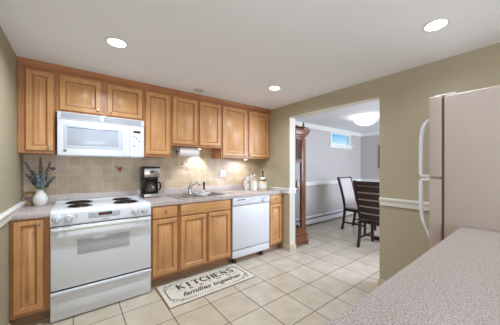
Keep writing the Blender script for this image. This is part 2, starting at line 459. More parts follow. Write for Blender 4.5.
upper_cab(-.398, -.152, 1.409, 'tall narrow wall cabinet in the left corner above the vase', [(-.347, -.165, 1.434, 'r')])
upper_cab(-.150, .603, 1.806, 'low two-door wall cabinet directly above the white microwave', [(-.121, .204, 1.828, 'r'), (.258, .590, 1.828, 'l')])
upper_cab(.605, .917, 1.408, 'tall single-door wall cabinet just right of the microwave', [(.629, .897, 1.434, None)])
upper_cab(.919, 1.616, 1.552, 'short two-door wall cabinet above the sink', [(.938, 1.254, 1.576, 'r'), (1.288, 1.602, 1.576, None)])
upper_cab(1.618, 2.541, 1.418, 'large two-door wall cabinet at the right end beside the doorway wall', [(1.638, 2.055, 1.446, 'r'), (2.103, 2.500, 1.446, 'l')])
struct('trim_7', B().prism([(2.905, 2.18), (2.884, 2.18), (2.872, 2.192), (2.868, 2.21), (2.852, 2.228), (2.848, H - .001), (2.905, H - .001)], 'x', XL + .001, XR - .001), 'crown')

# ------------------------------------------------------------------ counters
t = thing('countertop', 'short speckled countertop under the vase, left of the stove', 'countertop', (-.28, 2.85, .87))
obj('slab', B().box(-.398, -.167, 2.545, 3.187, .87, .91, .004), 'lam', t)
obj('backsplash_lip', B().box(-.398, .598, 3.168, 3.187, .9105, .994, .003), 'lam', t)
t = thing('countertop', 'long speckled countertop around the sink, right of the stove', 'countertop', (1.57, 2.85, .87))
SX0, SX1, SY0, SY1 = .965, 1.575, 2.63, 3.06
b = B().box(.599, SX0, 2.545, 3.187, .87, .91).box(SX1, 2.541, 2.545, 3.187, .87, .91).box(SX0, SX1, 2.545, SY0, .87, .91).box(SX0, SX1, SY1, 3.187, .87, .91)
obj('slab', b, 'lam', t)
obj('backsplash_lip', B().box(.599, 2.541, 3.168, 3.187, .9105, .994, .003), 'lam', t)
# sink
t = thing('kitchen_sink', 'stainless steel drop-in double sink set in the long countertop', 'sink', (1.33, 2.85, .91))
b = B()
def rimbox(x0, x1, y0, y1): b.box(x0, x1, y0, y1, .911, .918, .002)
rimbox(.93, 1.67, 2.585, 2.645); rimbox(.93, 1.67, 3.045, 3.125); rimbox(.93, .985, 2.645, 3.045); rimbox(1.555, 1.67, 2.645, 3.045); rimbox(1.255, 1.285, 2.645, 3.045)
obj('rim', b, 'steel', t)
for x0, x1 in ((.977, 1.265), (1.275, 1.563)):
    bb = B(); y0, y1 = 2.637, 3.053
    v = [(x0, y0, .915), (x1, y0, .915), (x1, y1, .915), (x0, y1, .915), (x0 + .03, y0 + .03, .74), (x1 - .03, y0 + .03, .74), (x1 - .03, y1 - .03, .74), (x0 + .03, y1 - .03, .74)]
    bb.add(v, [(0, 1, 5, 4), (1, 2, 6, 5), (2, 3, 7, 6), (3, 0, 4, 7), (4, 5, 6, 7)])
    bo = obj('basin', bb, 'steel', t)
    obj('drain', B().lathe([(0, .003), (.03, .003), (.04, 0), (.02, 0)], ((x0 + x1) / 2, 2.85, .741), 18), 'chrome', bo)
# faucet
t = thing('faucet', 'chrome single-lever faucet behind the sink', 'faucet', (1.235, 3.085, .918))
obj('base_plate', B().box(1.135, 1.335, 3.06, 3.115, .919, .930, .005, 3), 'chrome', t)
obj('body', B().lathe([(.026, 0), (.026, .05), (.022, .075), (.016, .09), (0, .094)], (1.235, 3.087, .93), 20), 'chrome', t)
obj('spout', B().tube([(1.235, 3.08, .965), (1.245, 3.03, 1.02), (1.255, 2.97, 1.058), (1.265, 2.90, 1.07), (1.27, 2.85, 1.055), (1.271, 2.835, 1.035)], [.014, .014, .013, .013, .013, .012], 12), 'chrome', t)
obj('lever', B().tube([(1.235, 3.087, 1.02), (1.25, 3.09, 1.045), (1.31, 3.09, 1.075), (1.35, 3.09, 1.082)], [.012, .01, .008, .009], 10), 'chrome', t)
t = thing('sprayer', 'small black side sprayer standing right of the faucet', 'sprayer', (1.45, 3.09, .918))
obj('holder', B().lathe([(.022, 0), (.022, .008), (.014, .016), (.013, .03), (0, .03)], (1.45, 3.09, .919), 16), 'chrome', t)
obj('spray_head', B().lathe([(.011, .0), (.013, .05), (.017, .10), (.015, .118), (0, .12)], (1.45, 3.09, .949), 16), 'black', t)

# ------------------------------------------------------------------ dishwasher
t = thing('dishwasher', 'white dishwasher under the long countertop', 'dishwasher', (1.92, 2.6, 0))
obj('tub', B().box(1.605, 2.232, 2.58, 3.15, .1, .866), 'white_m', t)
obj('door', B().box(1.602, 2.235, 2.546, 2.58, .181, .765, .006), 'white', t)
cp = obj('control_panel', B().prism([(2.58, .77), (2.543, .77), (2.536, .785), (2.536, .85), (2.545, .865), (2.58, .865)], 'x', 1.602, 2.235, .003), 'white', t)
obj('handle_slot', B().box(1.66, 1.80, 2.533, 2.54, .838, .850, .002).box(1.86, 2.19, 2.5345, 2.54, .842, .848, .001), 'greyink2', cp)
obj('brand_mark', B().box(1.665, 1.70, 2.5345, 2.54, .783, .789), 'greyink', cp)
for k in range(5): obj('button', B().box(1.72 + k * .045, 1.75 + k * .045, 2.5335, 2.54, .805, .820, .002), 'white_m', cp)
obj('dial', B().lathe([(0, .022), (.022, .020), (.026, .006), (.03, 0)], (2.105, 2.536, .81), 24, 'y'), 'knobgrey', cp)
obj('gap_strip', B().box(1.604, 2.233, 2.562, 2.58, .166, .181), 'darkgap', t)
obj('lower_panel', B().box(1.602, 2.235, 2.548, 2.58, .075, .170, .005), 'white', t)
obj('toe_kick', B().box(1.602, 2.235, 2.64, 2.66, 0, .1), 'toe', t)
for x in (1.65, 2.12): obj('foot', B().box(x - .018, x + .018, 2.575, 2.615, 0, .1), 'black', t)

# ------------------------------------------------------------------ stove
t = thing('stove', 'white electric coil range between the base cabinets', 'stove', (.216, 2.8, 0))
sx0, sx1 = -.164, .597
obj('body', B().box(sx0 + .002, sx1 - .002, 2.545, 3.15, .02, .895), 'white', t)
ct = obj('cooktop', B().box(sx0, sx1, 2.535, 3.16, .893, .918, .006, 3).box(sx0, sx1, 3.12, 3.163, .9, .93, .006), 'white', t)
cp = obj('control_panel', B().prism([(2.56, .915), (2.535, .913), (2.508, .895), (2.503, .80), (2.512, .790), (2.56, .790)], 'x', sx0, sx1, .003), 'white', t)
for x in (-.122, -.047, .452, .535):
    kn = obj('knob', B().lathe([(0, .034), (.02, .033), (.026, .026), (.029, .008), (.034, .004), (.034, 0), (0, 0)], (x, 2.506, .852), 24, 'y'), 'knobgrey', cp)
    obj('grip', B().box(x - .005, x + .005, 2.464, 2.478, .83, .876, .003), 'white', kn)
obj('display', B().box(.158, .262, 2.500, 2.507, .850, .876, .001), 'display2', cp)
obj('display_window', B().box(.215, .258, 2.499, 2.503, .854, .872, .001), 'display', cp)
obj('display_bezel', B().box(.085, .325, 2.503, 2.509, .828, .884, .002), 'mwframe', cp)
for k in range(3):
    for j in range(2):
        obj('key', B().box(.095 + k * .02, .108 + k * .02, 2.5015, 2.506, .838 + j * .022, .848 + j * .022, .001), 'greyink', cp)
        obj('key', B().box(.27 + k * .02, .283 + k * .02, 2.5015, 2.506, .838 + j * .022, .848 + j * .022, .001), 'greyink', cp)
obj('brand_mark', B().box(.185, .235, 2.5008, 2.506, .808, .814), 'greyink', cp)
for z in (.845, .868): obj('indicator', B().box(-.002, .012, 2.5015, 2.506, z, z + .006), 'greyink', cp)
for x, y, r in ((.03, 2.985, .098), (.03, 2.70, .078), (.405, 2.985, .078), (.405, 2.71, .098)):
    dp = obj('drip_pan', B().lathe([(r + .016, .004), (r + .014, .0065), (r + .004, .006), (r * .8, .0015), (0, .001)], (x, y, .917), 32), 'drip', ct)
    pts = []; n = 110; turns = r / .0215
    for i in range(n + 1):
        f = i / n; a = f * turns * 2 * PI; rr = .012 + (r - .012) * f
        pts.append((x + rr * math.cos(a), y + rr * math.sin(a), .926))
    obj('coil', B().tube(pts, .0055, 6), 'coil', dp)
obj('panel_gap', B().box(sx0 + .004, sx1 - .004, 2.528, 2.55, .772, .80), 'darkgap', t)
od = obj('oven_door', B().box(sx0 + .002, sx1 - .002, 2.505, 2.545, .262, .782, .007, 3), 'white', t)
obj('oven_window', B().box(.010, .405, 2.502, 2.508, .532, .665, .002), 'greyglass', od)
obj('handle', B().box(sx0 + .008, sx1 - .008, 2.462, 2.484, .748, .778, .010, 4).box(sx0 + .03, sx0 + .06, 2.47, 2.51, .752, .774, .003).box(sx1 - .06, sx1 - .03, 2.47, 2.51, .752, .774, .003), 'offwhite', od)
obj('drawer_gap', B().box(sx0 + .004, sx1 - .004, 2.525, 2.55, .24, .265), 'darkgap', t)
dr = obj('storage_drawer', B().box(sx0 + .002, sx1 - .002, 2.508, 2.545, .012, .245, .005), 'white', t)
obj('drawer_pull', B().prism([(2.51, .250), (2.492, .250), (2.486, .240), (2.490, .222), (2.51, .205)], 'x', sx0 + .003, sx1 - .003, .002), 'white', dr)
obj('embossed_panel', B().box(sx0 + .05, sx1 - .05, 2.5055, 2.51, .06, .165, .002), 'white', dr)
for x in (sx0 + .05, sx1 - .05): obj('foot', B().lathe([(.016, 0), (.016, .025)], (x, 2.62, 0), 12, closed=True), 'black', t)

# ------------------------------------------------------------------ microwave
t = thing('microwave', 'white over-the-range microwave hanging under the low wall cabinet', 'microwave', (.228, 3.0, 1.385))
mx0, mx1 = -.136, .600
obj('case', B().box(mx0, mx1, 2.845, 3.186, 1.388, 1.803, .004), 'white', t)
obj('vent_grille', B().prism([(2.85, 1.735), (2.822, 1.735), (2.832, 1.803), (2.85, 1.803)], 'x', mx0, mx1, .002), 'white', t)
for k in range(7):
    z = 1.744 + k * .008
    for a, c in ((mx0 + .03, .20), (.22, mx1 - .03)): obj('vent_slat', B().box(a, c, 2.819 + k * .00118, 2.826 + k * .00118, z, z + .003), 'vent', t)
md = obj('door', B().box(mx0, .452, 2.818, 2.845, 1.392, 1.732, .008, 3), 'white', t)
obj('window_frame', B().box(-.09, .395, 2.814, 2.822, 1.462, 1.682, .004), 'mwframe', md)
obj('window_shade', B().box(-.062, .350, 2.8125, 2.8185, 1.640, 1.662, .001), 'greyink2', md)  # dark reflection along the top of the glass, painted as a strip
obj('window', B().box(-.062, .350, 2.812, 2.818, 1.492, 1.655, .002), 'mwglass', md)
obj('handle', B().box(.415, .452, 2.778, 2.798, 1.392, 1.722, .009, 4).box(.42, .447, 2.79, 2.82, 1.40, 1.43, .003).box(.42, .447, 2.79, 2.82, 1.685, 1.715, .003), 'white', md)
em = obj('emblem', B().lathe([(0, .0035), (.010, .0035), (.013, .002), (.013, 0)], (-.080, 2.818, 1.437), 20, 'y'), 'emblem', md)
obj('emblem_script', B().tube([(-.086, 2.8135, 1.441), (-.089, 2.8135, 1.436), (-.084, 2.8135, 1.433), (-.081, 2.8135, 1.437), (-.084, 2.8135, 1.440), (-.078, 2.8135, 1.441), (-.074, 2.8135, 1.439), (-.077, 2.8135, 1.436), (-.073, 2.8135, 1.433)], .0009, 5), 'white_m', em)
cp = obj('control_panel', B().box(.456, mx1, 2.82, 2.845, 1.392, 1.732, .006, 3), 'white', t)
obj('display', B().box(.492, .562, 2.8165, 2.822, 1.655, 1.680, .001), 'display', cp)
for r_ in range(5):
    for c_ in range(3):
        obj('key', B().box(.487 + c_ * .027, .508 + c_ * .027, 2.8175, 2.822, 1.505 + r_ * .026, 1.523 + r_ * .026, .001), 'white_m' if (r_ + c_) % 4 else 'greyink', cp)
obj('key_bar', B().box(.485, .568, 2.8175, 2.822, 1.46, 1.485, .002), 'white_m', cp)

# ------------------------------------------------------------------ under-cabinet lights
def puck(x, y, z, label, power, spot=1.9):
    t = thing('under_cabinet_light', label, 'light', (x, y, z), 'lights under the wall cabinets')
    obj('housing', B().lathe([(.036, 0), (.036, -.014), (.031, -.018), (.029, -.014), (0, -.012)], (x, y, z), 24), 'white_m', t)
    obj('lens', B().lathe([(.028, -.0165), (.02, -.0195), (0, -.021)], (x, y, z), 20), 'puck', t)
    d = bpy.data.lights.new('under_cabinet_lamp', 'SPOT'); d.energy = power; d.color = (.93, .96, 1); d.spot_size = spot; d.spot_blend = .6; d.shadow_soft_size = .02
    o = bpy.data.objects.new('under_cabinet_lamp', d); COL.objects.link(o); o.parent = t; o.location = (0, 0, -.03); o.rotation_euler = (.22, 0, 0)
puck(1.36, 3.06, 1.552, 'round light glowing under the short wall cabinet above the sink', 9, 1.7)
puck(2.10, 2.97, 1.418, 'round light under the large right wall cabinet', 4.5, 2.9)

# ------------------------------------------------------------------ ceiling fixtures
def can(x, y, label, r=.059, power=CAN_POWER):
    t = thing('recessed_ceiling_light', label, 'ceiling light', (x, y, H), 'recessed ceiling lights')
    obj('trim_ring', B().lathe([(r, -.001), (r + .002, -.006), (r + .018, -.005), (r + .022, -.0005)], (x, y, H), 36), 'white_m', t)
    obj('lens', B().lathe([(r, -.003), (0, -.0045)], (x, y, H), 32), 'bulb', t)
    a = area('recessed_lamp', (0, 0, -.012), (0, 0, 0), r * 2, power, CAN_COLOR, spread=2.75); a.parent = t
can(.247, 2.06, 'recessed ceiling light on the left, above the stove')
can(1.876, 2.043, 'recessed ceiling light at the far right end of the cabinets, near the doorway wall', power=CAN_POWER * .62)
can(1.893, .456, 'recessed ceiling light at top right, in front of the refrigerator', power=CAN_POWER * .22)
t = thing('smoke_detector', 'small flat white ceiling disc close to the wall cabinets', 'smoke detector', (1.195, 2.68, H))
obj('disc', B().lathe([(.062, -.0005), (.062, -.012), (.05, -.02), (0, -.022)], (1.195, 2.68, H), 28), 'detector', t)

# ------------------------------------------------------------------ things on the counters and wall
t = thing('light_switch_plate', 'white double switch plate on the tiled wall right of the sink', 'switch plate', (1.81, 3.187, 1.18))
obj('plate', B().box(1.752, 1.868, 3.179, 3.187, 1.122, 1.238, .003), 'white_m', t)
for x in (1.782, 1.838): obj('rocker', B().box(x - .016, x + .016, 3.175, 3.180, 1.148, 1.212, .002), 'white', t)

t = thing('paper_towel_holder', 'dark-ended paper towel holder under the short wall cabinet', 'towel holder', (1.19, 3.0, 1.55))
for x in (1.035, 1.325):
    obj('bracket', B().box(x - .006, x + .006, 2.985, 3.015, 1.475, 1.551, .003), 'white_m', t)
obj('rod', B().tube([(1.035, 3.0, 1.486), (1.325, 3.0, 1.486)], .008, 10), 'black', t)
obj('end_cap', B().lathe([(0, 0), (.02, .002), (.02, .008), (0, .01)], (1.022, 3.0, 1.486), 16, 'x'), 'black', t)
r = obj('paper_towel_roll', B().lathe([(.012, .0), (.063, .0), (.064, .004), (.064, .256), (.063, .26), (.012, .26), (.012, 0)], (1.05, 3.0, 1.486), 32, 'x'), 'paper')
tag(r, 'white paper towel roll hanging on the holder above the sink', 'paper towel')

# coffee maker
t = thing('coffee_maker', 'steel and black drip coffee maker beside the stove', 'coffee maker', (.715, 3.06, .91))
x0, x1 = .628, .812
bp = obj('base', B().box(x0, x1, 2.969, 3.165, .911, .962, .008, 3), 'black', t)
obj('base_band', B().box(x0 + .004, x1 - .004, 2.964, 2.975, .916, .957, .003), 'steel', bp)
obj('hot_plate', B().lathe([(.066, 0), (.066, .005), (0, .006)], (.714, 3.035, .961), 28), 'black', t)
obj('back_column', B().box(x0 + .004, x1 - .004, 3.105, 3.165, .955, 1.16, .004), 'black', t)
for x in (x0, x1 - .014): obj('side_panel', B().box(x, x + .014, 3.06, 3.16, .955, 1.165, .004), 'black', t)
tp = obj('brew_head', B().box(x0, x1, 2.974, 3.168, 1.155, 1.268, .012, 4), 'black', t)
obj('front_plate', B().box(x0 + .006, x1 - .004, 2.969, 2.98, 1.16, 1.264, .004), 'steel', tp)
obj('control_display', B().box(.698, .742, 2.966, 2.973, 1.212, 1.236, .004), 'black', tp)
obj('control_ring', B().ring((.72, 2.9705, 1.224), .028, .002, 24, 6, 'y'), 'chrome', tp)
obj('lid', B().box(x0 - .002, x1 + .002, 2.968, 3.17, 1.268, 1.287, .006, 3), 'black', t)
obj('filter_basket', B().lathe([(.07, 1.157), (.06, 1.13), (.03, 1.122), (0, 1.122)], (.714, 3.035, 0), 24), 'black', t)
cf = thing('glass_carafe', 'glass coffee carafe with black handle inside the coffee maker', 'carafe', (.714, 3.035, .968))
obj('jug', B().lathe([(0, .001), (.05, .001), (.062, .012), (.066, .045), (.06, .085), (.048, .115), (.046, .125)], (.714, 3.035, .968), 28), 'carafe', cf)
obj('collar', B().lathe([(.0475, .112), (.05, .115), (.05, .135), (.045, .14), (0, .142)], (.714, 3.035, .968), 28), 'black', cf)
obj('handle', B().tube([(.755, 3.015, 1.095), (.80, 2.985, 1.097), (.818, 2.975, 1.07), (.816, 2.975, 1.02), (.795, 2.99, .995)], [.010, .011, .011, .010, .008], 10), 'black', cf)

# vase with lavender
VX, VY = -.268, 3.055
t = obj('vase', B().lathe([(0, 0), (.036, 0), (.044, .01), (.053, .04), (.055, .065), (.047, .095), (.032, .118), (.026, .13), (.03, .143), (.039, .152), (.036, .152), (.026, .142), (.022, .13), (.03, .10), (0, .06)], (VX, VY, .911), 32), 'vase')
tag(t, 'white textured bulbous vase on the left countertop, holding lavender', 'vase')
def sprig(tip, label, mat, n=26, lean=(0, 0)):
    st = thing('lavender_sprig', label, 'flower', (VX, VY, 1.03), 'lavender sprigs in the vase')
    a = Vector((VX + random.uniform(-.012, .012), VY + random.uniform(-.012, .012), 1.0)); c = Vector(tip)
    mid = Vector((a.x * .75 + c.x * .25, a.y * .75 + c.y * .25, a.z * .45 + c.z * .55))
    P = lambda f: a * (1 - f) ** 2 + mid * 2 * f * (1 - f) + c * f * f
    obj('stem', B().tube([P(i / 10) for i in range(11)], .0018, 5), 'leaf', st)
    b = B()
    for i in range(n):
        f = .45 + .55 * i / n; p = P(f); an = i * 2.4; r = .016 * (1.2 - f * .8)
        b.ball((p.x + r * math.cos(an), p.y + r * math.sin(an), p.z), .0062 * (1.35 - f * .6), (1, 1, 1.4), 1)
    obj('blossom', b, mat, st)
    l = B()
    for i in range(8):
        f = .2 + .075 * i; p = P(f); an = i * 2.2 + random.random(); d = Vector((math.cos(an), math.sin(an), .7)) * .042
        s_ = Vector((-math.sin(an), math.cos(an), 0)) * .0075
        l.add([p, p + d * .5 + s_, p + d, p + d * .5 - s_, p + d * .5 + Vector((0, 0, .003))], [(0, 1, 4), (1, 2, 4), (2, 3, 4), (3, 0, 4)])
    obj('leaves', l, 'leaf', st)
for tip, lb, m in (((-.262, 3.0, 1.372), 'tallest dark lavender sprig, standing upright in the vase', 'laven2'),
                   ((-.372, 3.02, 1.335), 'grey-blue lavender sprig leaning far left over the vase toward the wall', 'laven'),
                   ((-.36, 2.98, 1.22), 'low grey-blue lavender sprig bending left out of the vase', 'laven2'),
                   ((-.190, 2.98, 1.332), 'dark lavender sprig leaning right, its tip beside the mauve bloom', 'laven2'),
                   ((-.155, 2.98, 1.19), 'short blue lavender sprig bending low to the right of the vase', 'laven'),
                   ((-.315, 2.97, 1.25), 'blue lavender sprig leaning a little left, in front of the tallest one', 'laven'),
                   ((-.235, 2.96, 1.215), 'pale blue bloom low in the middle of the bunch', 'pale'),
                   ((-.275, 2.95, 1.205), 'pale blue bloom low over the left rim of the vase', 'pale')):
    sprig(tip, lb, m)
st = thing('mauve_flower', 'single mauve flower at the right of the lavender bunch', 'flower', (VX, VY, 1.03))
obj('stem', B().tube([(VX + .005, VY, 1.0), (-.23, 3.02, 1.12), (-.178, 2.99, 1.262)], .0018, 5), 'leaf', st)
b = B()
for i in range(12):
    a = i * 2.4; b.ball((-.176 + .014 * math.cos(a), 2.985 + .014 * math.sin(a), 1.265 + .010 * math.sin(i * 1.7)), .010, (1, 1, .8), 1)
obj('petals', b, 'pink', st)
b = B()
for k in range(5):
    pts = []
    for i in range(24):
        a = i / 23 * 2 * PI * .92 + k; R = .042 + .006 * math.sin(3 * a + k * 2)
        pts.append((-.345 + R * math.cos(a), 3.09 + .012 * k - .02 + .01 * math.sin(2 * a), .968 + .05 * math.sin(a) + .006 * k))
    b.tube(pts, .0042, 6)
tag(obj('twig_wreath', b, 'twig'), 'small tan dried twig wreath leaning in the corner left of the vase', 'wreath')

# pitcher, crock, bottle at the right end of the counter
t = thing('floral_pitcher', 'white pitcher with red and green flowers at the right end of the counter', 'pitcher', (2.15, 3.01, .911))
obj('body', B().lathe([(0, 0), (.042, 0), (.05, .02), (.058, .07), (.054, .12), (.043, .17), (.045, .205), (.05, .222), (.046, .222), (.04, .19), (.045, .12), (0, .05)], (2.15, 3.01, .911), 28), 'ceramic', t)
obj('handle', B().tube([(2.11, 3.01, 1.09), (2.07, 3.005, 1.085), (2.053, 3.0, 1.03), (2.07, 3.0, .975), (2.095, 3.0, .955)], .007, 8), 'red', t)
g = B()
for x, z, r_ in ((2.068, 1.035, .017), (2.092, 1.055, .012), (2.052, .975, .012), (2.08, .985, .008), (2.046, 1.06, .009)): obj('painted_rose', B().ball((x + .075, 2.956 + abs(x - 2.075) * .35, z), r_, (1, .25, 1), 1), 'red', t)
for x, z in ((2.05, 1.02), (2.095, 1.03), (2.07, 1.075), (2.09, .97), (2.04, 1.0), (2.06, 1.005)): g.ball((x + .075, 2.956 + abs(x - 2.075) * .35, z), .010, (1.3, .25, .7), 1)
obj('painted_leaves', g, 'leaf', t)
t = thing('utensil_crock', 'plain white crock standing between the floral pitcher and the bottle', 'crock', (2.185, 2.86, .911))
obj('body', B().lathe([(0, 0), (.048, 0), (.052, .006), (.054, .08), (.05, .14), (.053, .155), (.049, .155), (.045, .12), (.046, .02), (0, .015)], (2.185, 2.86, .911), 28), 'ceramic', t)
obj('handle', B().tube([(2.235, 2.855, 1.04), (2.262, 2.85, 1.03), (2.268, 2.85, .995), (2.25, 2.85, .96), (2.236, 2.855, .95)], .006, 8), 'ceramic', t)
for i, (dx, dy, tz, lb, mt) in enumerate(((-.03, .02, 1.155, 'pale spatula leaning left in the white crock', 'paper'), (.025, .02, 1.165, 'metal spoon with a dark tip leaning right in the white crock', 'steel'))):
    u = thing('spatula' if i == 0 else 'spoon', lb, 'utensil', (2.185 + dx * .5, 2.86 + dy * .5, .93))
    obj('stem', B().tube([(2.185 + dx * .35, 2.86 + dy * .3, .932), (2.185 + dx, 2.86 + dy, 1.12)], .004, 6), mt, u)
    obj('blade' if i == 0 else 'bowl', B().ball((2.185 + dx * 1.15, 2.86 + dy * 1.15, tz - .015), .018, (1, .3, 1.5), 2), mt if i == 0 else 'steel', u)
t = thing('liquor_bottle', 'cream bottle with black shoulders and a dark ball stopper beside the doorway wall', 'bottle', (2.385, 2.88, .911))
obj('body', B().lathe([(0, 0), (.056, 0), (.062, .008), (.063, .135), (.058, .148), (.04, .155), (0, .155)], (2.385, 2.88, .911), 28), 'cream_c', t)
obj('shoulder', B().lathe([(.058, .146), (.059, .158), (.05, .172), (.03, .176)], (2.385, 2.88, .911), 28), 'black', t)
obj('collar', B().lathe([(.046, .172), (.044, .185), (.026, .212), (.016, .22)], (2.385, 2.88, .911), 24), 'ceramic', t)
obj('neck', B().lathe([(.026, .208), (.022, .222), (.011, .235), (.010, .275), (.012, .28), (0, .281)], (2.385, 2.88, .911), 20), 'black', t)
obj('stopper', B().ball((2.385, 2.88, 1.206), .018, (1, 1, 1), 2), 'black', t)
obj('label', B().lathe([(.0635, .03), (.0638, .035), (.0638, .105), (.0635, .11)], (2.385, 2.88, .911), 28), 'paper', t)

# ------------------------------------------------------------------ kitchen mat with its lettering
MX, MY, MW_, MH_ = .662, 2.108, .965, .455
t = thing('kitchen_mat', 'cream kitchen mat with dark lettering on the tiles before the sink cabinets', 'mat', (MX + MW_ / 2, MY + MH_ / 2, 0))
obj('pad', B().box(MX, MX + MW_, MY, MY + MH_, .001, .012, .004), 'mat', t)
obj('hem', B().box(MX - .004, MX + MW_ + .004, MY - .004, MY + MH_ + .004, .0005, .006, .002), 'matedge', t)
ZT = .0122
def stroke(b, pts, w):
    P = [Vector((p[0], p[1])) for p in pts]; L = []; R = []
    for i, p in enumerate(P):
        d = (P[min(i + 1, len(P) - 1)] - P[max(i - 1, 0)]).normalized(); n_ = Vector((-d.y, d.x)) * (w / 2)
        L.append(p + n_); R.append(p - n_)
    v = [(MX + q.x, MY + q.y, ZT) for q in L + R]; n = len(P)
    b.add(v, [(i, i + 1, n + i + 1, n + i) for i in range(n - 1)])
def arc(cx, cy, rx, ry, a0, a1, n=14): return [(cx + rx * math.cos(math.radians(a0 + (a1 - a0) * i / n)), cy + ry * math.sin(math.radians(a0 + (a1 - a0) * i / n))) for i in range(n + 1)]
def letter(b, ch, x, y, w, h, s):
    X = lambda u: x + u * w
    Yy = lambda v: y + v * h
    def S(pts, ww=s): stroke(b, [(X(u), Yy(v)) for u, v in pts], ww)
    def serif(u, v): S([(u - .16, v), (u + .16, v)], s * .38)
    th = s * .5
    if ch == 'I': S([(.5, 0), (.5, 1)]); serif(.5, .03); serif(.5, .97)
    elif ch == 'K':
        S([(.2, 0), (.2, 1)]); S([(.25, .4), (.82, .98)], th); S([(.4, .52), (.85, .02)]); [serif(u, v) for u, v in ((.2, .03), (.2, .97), (.85, .97), (.87, .03))]
    elif ch == 'T': S([(.5, 0), (.5, 1)]); S([(.04, .95), (.96, .95)], th); S([(.06, .76), (.06, .96)], th * .8); S([(.94, .76), (.94, .96)], th * .8); serif(.5, .03)
    elif ch == 'H': S([(.18, 0), (.18, 1)]); S([(.82, 0), (.82, 1)]); S([(.18, .5), (.82, .5)], th); [serif(u, v) for u in (.18, .82) for v in (.03, .97)]
    elif ch == 'E': S([(.2, 0), (.2, 1)]); S([(.05, .96), (.85, .96)], th); S([(.2, .5), (.68, .5)], th); S([(.05, .04), (.88, .04)], th); S([(.85, .78), (.85, .98)], th * .7); S([(.87, .02), (.87, .24)], th * .7)
    elif ch == 'N': S([(.18, 0), (.18, 1)], th); S([(.18, .98), (.82, .02)]); S([(.82, 0), (.82, 1)], th); serif(.18, .03); serif(.14, .97); serif(.82, .97)
    elif ch == 'C': stroke(b, [(X(u), Yy(v)) for u, v in arc(.55, .5, .40, .46, 40, 320)], s * .85); S([(.86, .68), (.86, 1)], th * .7)
    elif ch == 'S':
        stroke(b, [(X(u), Yy(v)) for u, v in arc(.5, .73, .30, .23, 30, 270, 10) + arc(.5, .27, .32, .23, 90, -150, 10)[1:]], s * .85); S([(.80, .72), (.80, 1)], th * .7); S([(.18, 0), (.18, .28)], th * .7)
b = B(); lw = .694 / 8
for i, ch in enumerate('KITCHENS'): letter(b, ch, .16 + i * lw, .258, lw * .96, .108, .025)
obj('lettering', b, 'ink', t)
def text(s, x0, x1, y, size, shear, name, gap=1.0, off=0.0):
    c = bpy.data.curves.new('text', 'FONT'); c.body = s; c.size = size; c.shear = shear; c.space_character = gap; c.offset = off; c.fill_mode = 'FRONT'; c.resolution_u = 4
    o = bpy.data.objects.new('text', c); COL.objects.link(o)
    dg = bpy.context.evaluated_depsgraph_get(); me = bpy.data.meshes.new_from_object(o.evaluated_get(dg))
    xs = [v.co.x for v in me.vertices]; k = (x1 - x0) / (max(xs) - min(xs)); mn = min(xs)
    bb = B(); bb.bm.from_mesh(me)
    for v in bb.bm.verts: v.co = Vector((MX + x0 + (v.co.x - mn) * k, MY + y + v.co.y, ZT))
    bpy.data.objects.remove(o); bpy.data.curves.remove(c); bpy.data.meshes.remove(me)
    return obj(name, bb, 'ink', t)
text('BRING', .27, .76, .203, .05, 0, 'lettering', 3.2, .0012)
text('families together', .165, .86, .105, .105, .38, 'lettering', 1.0, .003)
b = B()
def spiral(cx, cy, sx, sy, R=.034):
    pts = []
    for i in range(30):
        a = i / 29 * 2.6 * PI; r_ = R * (1 - i / 34); pts.append((cx + sx * r_ * math.cos(a), cy + sy * r_ * math.sin(a)))
    stroke(b, pts, .0075)
for fx in (0, 1):
    for fy in (0, 1):
        m_x = lambda u: u if fx == 0 else MW_ - u
        m_y = lambda v: v if fy == 0 else MH_ - v
        sx, sy = (1 if fx == 0 else -1), (1 if fy == 0 else -1)
        spiral(m_x(.075), m_y(.075), sx, sy); spiral(m_x(.13), m_y(.05), -sx, sy, .022); spiral(m_x(.05), m_y(.125), sx, -sy, .02)
        stroke(b, [(m_x(.045), m_y(.14)), (m_x(.042), m_y(.18)), (m_x(.042), m_y(.2276))], .012)
        stroke(b, [(m_x(.15), m_y(.045)), (m_x(.22), m_y(.036)), (m_x(.27), m_y(.042))], .010)
stroke(b, [(.27, .042), (.6, .042), (.70, .045)], .005); stroke(b, [(.27, MH_ - .042), (.70, MH_ - .042)], .0035)
for i in range(5): stroke(b, [(.10 + i * .035, .062 + .012 * (i % 2)), (.118 + i * .035, .07 - .012 * (i % 2))], .006)
for i in range(4): stroke(b, [(.10 + i * .018, .315 + .014 * (i % 2)), (.112 + i * .018, .33 - .012 * (i % 2))], .005)
for i in range(4): stroke(b, [(.14 + i * .024, .228 + .004 * (i % 2)), (.158 + i * .024, .232)], .009)
for i in range(3): stroke(b, [(.79 + i * .028, .212), (.808 + i * .028, .216)], .009)
obj('scroll_border', b, 'ink', t)

